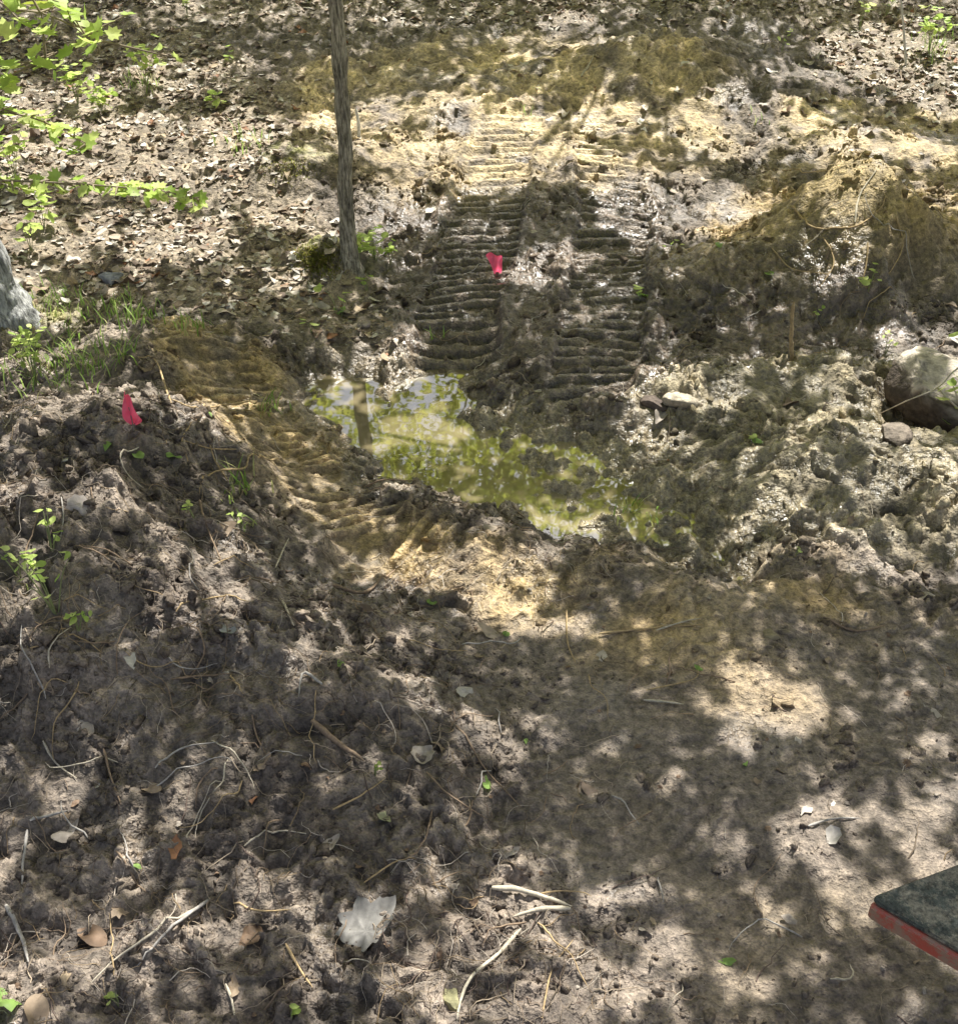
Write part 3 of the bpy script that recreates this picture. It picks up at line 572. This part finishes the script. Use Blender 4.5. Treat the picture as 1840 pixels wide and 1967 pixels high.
# ------------------------------------------------------------------ stones
m_stone=attr_mat("stone",.8,22,.45,1.3,1.0,.018)
KV,KF=ico(4)
def stone(u,v,s,col,label,flat=.65,name="stone",planes=14,z=.15,side=None,box=1.0,rot=None):
    c=S(u,v); V=np.sign(KV)*np.abs(KV)**box; V/=max(1,np.abs(V).max())
    for i in range(planes):
        nrm=rng.normal(0,1,3); nrm/=np.linalg.norm(nrm); d=random.uniform(.55,.85)*(1.2 if box<1 else 1); q=V@nrm; V=V-np.clip(q-d,0,None)[:,None]*nrm*.96
    V*=(1+.03*rng.normal(0,1,(len(V),1))); V=V*s*np.array([random.uniform(1,1.3),random.uniform(.8,1.1),flat])
    cc=np.tile(np.array(col),(len(V),1))
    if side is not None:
        k=sst(.6*flat,.35*flat,V[:,2]/s+.16*gnoise(V[:,0]/s*3,V[:,1]/s*3,720)+.05*rng.normal(0,1,len(V)))[:,None]; cc=cc*(1-k)+np.array(side)*k  # sunlit top and undercut shade painted into the colour, with mud on the sides
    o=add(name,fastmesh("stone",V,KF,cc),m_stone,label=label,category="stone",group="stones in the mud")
    o.location=(c[0],c[1],c[2]+s*z); o.rotation_euler=(0,0,random.random()*6 if rot is None else rot)
for u,v,s,c_ in [(1312,772,.085,(.48,.41,.31)),(1105,1042,.03,(.36,.3,.23)),(122,884,.025,(.45,.43,.38)),(215,535,.08,(.27,.28,.31)),(700,625,.05,(.36,.3,.25)),(1160,520,.035,(.27,.22,.18)),(1120,310,.05,(.4,.35,.2)),(865,1920,.035,(.30,.28,.15)),(1480,1220,.03,(.3,.25,.15)),(1590,830,.03,(.35,.3,.2))]:
    stone(u,v,s,c_,"angular stone caked with mud",flat=.5,planes=9,z=.1)
stone(1258,775,.075,(.13,.10,.08),"flat dark muddy stone in the mud",.45,planes=8,z=0)
stone(1822,790,.30,(.55,.48,.39),"large angular rock half buried in mud, sunlit top and undercut shade painted on",.6,planes=14,z=.26,side=(.10,.078,.06),box=.55,rot=-.5)
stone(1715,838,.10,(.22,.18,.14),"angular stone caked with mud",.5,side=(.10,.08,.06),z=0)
for k in range(30):
    u=random.uniform(50,1800); v=random.uniform(750,1950); c=S(u,v)
    if samp(psd,c[0:1],c[1:2])[0]<.02: continue
    stone(u,v,random.uniform(.005,.011),random.choice([(.34,.29,.24),(.27,.22,.17),(.42,.38,.33)]),"small pebble half buried in soil",z=0)
# ------------------------------------------------------------------ grass and moss
def blades(spec,hmin,hmax,wfac,pal_,rfac=.6):
    parts=[];cols=[]
    for u,v,ru,rv,nb in spec:
        for k in range(nb):
            c=S(u+random.gauss(0,ru*rfac),v+random.gauss(0,rv*rfac)); h=random.uniform(hmin,hmax)*(1.0 if nb>20 else .7); a=random.uniform(0,6.28); l=random.uniform(.2,.9)*h
            t=np.linspace(0,1,5)[:,None]; cen=c+np.hstack([np.cos(a)*l*t**1.6,np.sin(a)*l*t**1.6,h*(t-.25*t**2)])
            wd=np.array([.0028,.003,.0026,.0016,.0002])*wfac; sd_=np.array([-math.sin(a),math.cos(a),0])
            V=np.vstack([cen-sd_*wd[:,None],cen+sd_*wd[:,None]]); Fc=np.array([(i,i+5,i+6,i+1) for i in range(4)]); parts.append((V,Fc))
            cc=np.array(random.choice(pal_)); cols.append(np.tile(cc,(10,1)))
    V,Fc=merge(parts); return V,Fc,np.vstack(cols)
V,Fc,cc=blades([(105,585,45,18,60),(200,600,55,25,60),(260,612,50,20,60),(370,632,30,14,40),(180,700,60,30,70),(70,730,60,30,60),(120,680,70,30,70),(230,680,25,20,25),(465,945,25,20,25),(520,790,20,12,25),(1215,995,30,12,30),(1790,95,30,20,60),(465,280,30,15,40),(280,165,25,12,35),(1450,235,20,20,8),(480,1020,15,10,10),(1010,215,10,10,6),(830,650,10,6,8)],.05,.15,1.2,[(.30,.46,.10),(.42,.56,.16),(.22,.36,.07),(.5,.5,.22)],.75)
add("grass",fastmesh("grass",V,Fc,cc),m_leaf,kind="stuff",label="sparse tufts of green grass blades",category="grass")
V,Fc,cc=blades([(612,502,36,24,2600),(560,325,40,20,500),(30,600,40,20,400)],.010,.028,1.1,[(.26,.28,.05),(.34,.33,.08),(.18,.19,.05),(.28,.21,.09)])
add("moss",fastmesh("moss",V,Fc,cc),m_leaf,kind="stuff",label="olive-brown moss covering the hummock",category="moss")
# ------------------------------------------------------------------ plants
m_stem=attr_mat("stem",.7,60,.8,1.1,0,0)
OV=leafmesh('oval',3,.15); LB=leafmesh('broad',4,.12)
def plant(base3,branches,leafs,kind,label,name="seedling",cat="plant",cols_='bright',sr=.003,stemcol=(.25,.28,.12),group="green seedlings",tilt=.5):
    parts=[]
    for bpl in branches:
        q=spline(bpl,10); parts.append(tube(q,np.linspace(sr,sr*.4,10),5))
    V,Fc=merge(parts); st=add(name,fastmesh(name,V,Fc,np.tile(np.array(stemcol),(len(V),1))),m_stem,label=label,category=cat,group=group)
    Tv,Tf=OV if kind=='oval' else LB
    pos=np.array([l[0] for l in leafs]); sc=np.array([l[1] for l in leafs])/2
    V,Fc=scatter(Tv,Tf,pos,rots(len(pos),tilt),sc); add("foliage",fastmesh("foliage",V,Fc,np.repeat(leafcols(len(pos),cols_),len(Tv),0)),m_leaf,st)
def seedling(u,v,h,nb,nl,ls,kind='oval',spread=.5,label="small green seedling growing from the soil"):
    c=S(u,v); br=[];lf=[]
    for k in range(nb):
        a=random.uniform(0,6.28); tip=c+np.array([math.cos(a)*h*spread*random.uniform(.2,1),math.sin(a)*h*spread*random.uniform(.2,1),h*random.uniform(.6,1)])
        mid=c*.5+tip*.5+np.array([0,0,h*.12]); br.append([c-np.array([0,0,.02]),mid,tip]); q=spline(br[-1],12)
        for j in range(nl): lf.append((q[random.randint(5,11)]+rng.normal(0,ls*.35,3),ls*random.uniform(.6,1.1)))
    plant(c,br,lf,kind,label)
for a_ in [(722,500,.20,6,5,.09),(690,505,.16,3,4,.08),(750,510,.15,3,4,.08),(705,560,.12,2,3,.06),(110,1180,.28,5,4,.045),(60,1120,.13,3,3,.04),(150,1210,.10,3,3,.04),(100,1060,.16,3,3,.045),(40,1110,.16,2,3,.035),(375,995,.07,2,3,.04),(455,1010,.06,2,3,.04),(70,740,.24,6,6,.055),(50,700,.25,5,5,.055),(410,210,.14,3,3,.10),(280,165,.34,6,7,.10),(200,220,.24,6,6,.10),(85,440,.2,3,4,.11),(60,480,.2,3,3,.10),(1230,575,.08,2,2,.07),(1700,680,.1,2,3,.05),(1785,105,.36,7,6,.10),(1650,55,.25,4,4,.08),(1500,100,.2,2,3,.06),(1700,30,.2,3,4,.06),(655,610,.2,2,2,.09),(1570,620,.1,2,2,.05),(720,1490,.06,2,2,.03),(230,1930,.05,2,2,.03),(560,1960,.05,2,2,.03),(1450,855,.06,2,2,.05),(150,200,.3,6,7,.10),(360,30,.2,3,4,.08),(440,120,.12,2,3,.07),(1290,480,.07,2,2,.06),(1665,560,.14,2,4,.07),(600,640,.1,2,2,.06),(30,350,.35,6,5,.10),(1530,1065,.04,2,2,.03)]:
    seedling(*a_)
def limb(pl,n,ls,spread):
    P=[at_y(u,v,y) for u,v,y in pl]; q=spline(P,30); br=[P]; lf=[]
    for k in range(n):
        i=random.randint(2,29); s=q[i]; off=rng.normal(0,1,3)*np.array([1,1,.55])*spread; 
        lf.append((s+off,ls*random.uniform(.6,1.15)))
        if k%3==0: br.append([s,s+off*.5,s+off])
    return P,br,lf
B=[];LFS=[]
for pl,n_,ls,sp in [([(-160,60,4.6),(-30,30,4.6),(60,20,4.7),(140,50,4.8),(175,80,4.8)],46,.12,.12),([(-160,200,4.6),(-60,210,4.6),(40,220,4.7),(110,245,4.8),(165,278,4.8)],44,.11,.06),([(-160,100,4.6),(-60,110,4.6),(60,120,4.7),(110,100,4.8)],30,.12,.10),([(-160,30,4.6),(-40,-10,4.6),(90,-20,4.7)],26,.12,.12),([(-160,170,4.6),(-40,160,4.6),(50,170,4.7)],22,.11,.07)]:
    P_,b_,l_=limb(pl,n_,ls,sp); B+=b_; LFS+=l_
P_=[at_y(u,v,y) for u,v,y in [(-160,330,4.5),(-20,345,4.5),(100,350,4.6),(240,360,4.7),(330,370,4.75),(385,385,4.8)]]; B.append(P_); q=spline(P_,60)
for i in range(10,60):
    for s_ in (-1,1):
        if random.random()<.75:
            off=np.array([random.uniform(-.02,.02),s_*random.uniform(.02,.06),random.uniform(-.035,.01)]); LFS.append((q[i]+off,random.uniform(.065,.10))); 
            if i%2==0: B.append([q[i],q[i]+off*.5,q[i]+off])
bs=at_y(-160,200,4.6); gz=float(hgt(bs[0:1],bs[1:2])[0]); B.append([(bs[0],bs[1],gz-.05),(bs[0]-.02,bs[1],gz+.7),(bs[0],bs[1],bs[2]+.5)])
plant(None,B,LFS,'lobed',"maple sapling with backlit yellow-green leaves on thin branches","maple_sapling","sapling",sr=.006,stemcol=(.28,.22,.15),group="saplings",tilt=.7)
b0=S(1850,800); P_=[at_y(1900,690,b0[1]-.1),at_y(1840,705,b0[1]-.1),at_y(1800,745,b0[1]-.12),at_y(1745,768,b0[1]-.15),S(1690,797)+np.array([0,0,.01])]
gz=float(hgt(np.array([P_[0][0]+.1]),np.array([P_[0][1]]))[0])
LL=[(at_y(u+random.uniform(-8,8),v+random.uniform(-8,8),b0[1]-.15),.09) for u,v in [(1810,742),(1835,750),(1815,770),(1838,722),(1845,780),(1850,760),(1832,640),(1820,810),(1830,735)]]
plant(None,[P_,[(P_[0][0]+.1,P_[0][1],gz-.03),(P_[0][0]+.05,P_[0][1],(gz+P_[0][2])/2),P_[0]],[P_[2],LL[4][0],LL[8][0]]],LL,'oval',"bare branch with a few green leaves leaning over mud","leafy_branch","branch",sr=.006,stemcol=(.55,.48,.37))
c=S(1742,125); plant(None,[[c-np.array([0,0,.05]),at_y(1736,70,c[1]),at_y(1730,0,c[1]),at_y(1720,-140,c[1])]],[(at_y(1722+random.uniform(-30,30),-150+random.uniform(-40,40),c[1]),.07) for _ in range(12)],'oval',"thin pale sapling stem rising from leaf litter","thin_sapling","sapling",sr=.012,stemcol=(.6,.58,.52),group="saplings")
c=S(690,262); stick(None,.012,(.75,.72,.65),"short pale wooden peg standing in the clay",name="wooden_peg",cat="peg",pts3=[c-np.array([0,0,.04]),c+np.array([0,0,.08]),c+np.array([-.01,0,.2])],taper=.9)
# ------------------------------------------------------------------ flags
m_flag,n,b=nodes("pink_flag"); b.inputs['Roughness'].default_value=.45
tc=n.nodes.new('ShaderNodeTexCoord'); t=noise(n,30,3,.5,tc.outputs['Object']); cr=n.nodes.new('ShaderNodeValToRGB'); cr.color_ramp.elements[0].color=(1,.07,.20,1); cr.color_ramp.elements[1].color=(1,.24,.36,1); n.links.new(t.outputs[0],cr.inputs[0]); n.links.new(cr.outputs[0],b.inputs['Base Color'])
tr=n.nodes.new('ShaderNodeBsdfTranslucent'); n.links.new(cr.outputs[0],tr.inputs[0]); mx=n.nodes.new('ShaderNodeMixShader'); mx.inputs[0].default_value=.45; n.links.new(b.outputs[0],mx.inputs[1]); n.links.new(tr.outputs[0],mx.inputs[2]); n.links.new(mx.outputs[0],n.nodes['Material Output'].inputs[0])
m_wire,n,b=nodes("flag_wire"); b.inputs['Base Color'].default_value=(.3,.28,.26,1); b.inputs['Metallic'].default_value=.6; b.inputs['Roughness'].default_value=.5
def flag(u,v,outline,scale,label,h):
    c=S(u,v); e=bpy.data.objects.new("marker_flag",None); COL.objects.link(e); e.location=c; e["label"]=label; e["category"]="flag"; e["group"]="marker flags"
    V,Fc=tube(np.array([(0,0,-.05),(0.003,0,h*.5),(0,0,h)]),.0022,6); add("wire",fastmesh("wire",V,Fc),m_wire,e)
    rows=[];m=7
    for i,(z,xl,xr_) in enumerate(outline):
        for j in range(m):
            t=j/(m-1); x=xl+(xr_-xl)*t; rows.append((x*scale,(.02*math.sin(t*7+i*1.3)+.014*math.sin(i*1.7))*scale*8,z*scale+h+.06*scale*math.sin(t*5+i)))
    n_=len(outline); Fc=[(i*m+j,i*m+j+1,(i+1)*m+j+1,(i+1)*m+j) for i in range(n_-1) for j in range(m-1)]
    me=fastmesh("cloth",np.array(rows),np.array(Fc)); o=add("cloth",me,m_flag,e); o.modifiers.new("s",'SUBSURF').render_levels=2; 
flag(948,530,[(0,-.35,.35),(-.2,-.42,.45),(-.45,-.2,.40),(-.7,-.05,.42),(-1.0,.05,.38)],.125,"bright pink plastic marker flag on wire in wheel track",.14)
flag(258,832,[(.55,-.06,.02),(.25,-.16,.08),(0,-.22,.16),(-.3,-.24,.38),(-.55,-.12,.42),(-.75,-.02,.2)],.115,"pink plastic marker flag folded to a point on spoil bank",.12)
# ------------------------------------------------------------------ red machine deck corner
m_red,n,b=nodes("red_paint"); tc=n.nodes.new('ShaderNodeTexCoord'); t=noise(n,26,7,.8,tc.outputs['Object']); cr=n.nodes.new('ShaderNodeValToRGB'); cr.color_ramp.elements[0].position=.44; cr.color_ramp.elements[1].position=.56
cr.color_ramp.elements[0].color=(.42,.085,.055,1); cr.color_ramp.elements[1].color=(.30,.20,.14,1); n.links.new(t.outputs[0],cr.inputs[0]); n.links.new(cr.outputs[0],b.inputs['Base Color']); b.inputs['Roughness'].default_value=.55; bump(n,b,t.outputs[0],.4,.005)
m_mat,n,b=nodes("dirty_rubber"); tc=n.nodes.new('ShaderNodeTexCoord'); t=noise(n,14,9,.85,tc.outputs['Object']); cr=n.nodes.new('ShaderNodeValToRGB'); cr.color_ramp.elements[0].position=.46; cr.color_ramp.elements[1].position=.54
cr.color_ramp.elements[0].color=(.085,.10,.085,1); cr.color_ramp.elements[1].color=(.28,.26,.20,1); n.links.new(t.outputs[0],cr.inputs[0]); t2=noise(n,70,6,.75,tc.outputs['Object']); c=mul(n,cr.outputs[0],mrange(n,t2.outputs[0],.35,.65,.35,1.65)); n.links.new(c,b.inputs['Base Color']); b.inputs['Roughness'].default_value=.85
bump(n,b,t2.outputs[0],1.0,.02)
ZD=.55
def onz(u,v,z):
    d=bearing(u,v); t=(z-CAMH)/d[2]; p=d*t; p[2]+=CAMH; return p
A0=onz(1662,1735,ZD); B0=onz(1840,1668,ZD); C0=onz(1840,1840,ZD)
d1=(B0-A0)/np.linalg.norm(B0-A0); d2=(C0-A0)/np.linalg.norm(C0-A0)
def slab(name,i1,i2,z0,z1,mat,par,bev,rad):
    bm=bmesh.new(); c=[A0+d1*i1+d2*i2,A0+d1*.9+d2*i2,A0+d1*.9+d2*1.0,A0+d1*i1+d2*1.0]
    pts=[]
    for t in np.linspace(0,1,7): pts.append(c[0]+d2*rad*(1-t)**2+d1*rad*t**2)
    pts+= [c[1],c[2],c[3]]
    vs=[bm.verts.new((p[0],p[1],z0)) for p in pts]; f=bm.faces.new(vs); r=bmesh.ops.extrude_face_region(bm,geom=[f]); 
    for g in r['geom']:
        if isinstance(g,bmesh.types.BMVert): g.co.z=z1
    bmesh.ops.recalc_face_normals(bm,faces=bm.faces)
    bmesh.ops.bevel(bm,geom=[e_ for e_ in bm.edges if abs(e_.verts[0].co.z-e_.verts[1].co.z)<1e-5],offset=bev,segments=3,affect='EDGES')
    me=bpy.data.meshes.new(name); bm.to_mesh(me); bm.free(); return add(name,me,mat,par)
e=bpy.data.objects.new("machine_step",None); COL.objects.link(e); e["label"]="worn red painted steel machine step with dirty black rubber mat"; e["category"]="machine step"
slab("steel_frame",0,0,ZD-.05,ZD,m_red,e,.008,.03); slab("rubber_mat",.010,-.004,ZD+.001,ZD+.014,m_mat,e,.004,.03)
q=A0+d1*.6+d2*.6; gz=float(hgt(q[0:1],q[1:2])[0])
bm=bmesh.new(); bmesh.ops.create_cube(bm,size=1); 
for v_ in bm.verts: v_.co=(q[0]+v_.co.x*.08,q[1]+v_.co.y*.08,(gz-.05)+(v_.co.z+.5)*(ZD-.055-gz+.05))
bmesh.ops.bevel(bm,geom=bm.edges[:],offset=.008,segments=2,affect='EDGES'); me=bpy.data.meshes.new("support_leg"); bm.to_mesh(me); bm.free(); add("support_leg",me,m_red,e)
print("done",time.time()-T0)
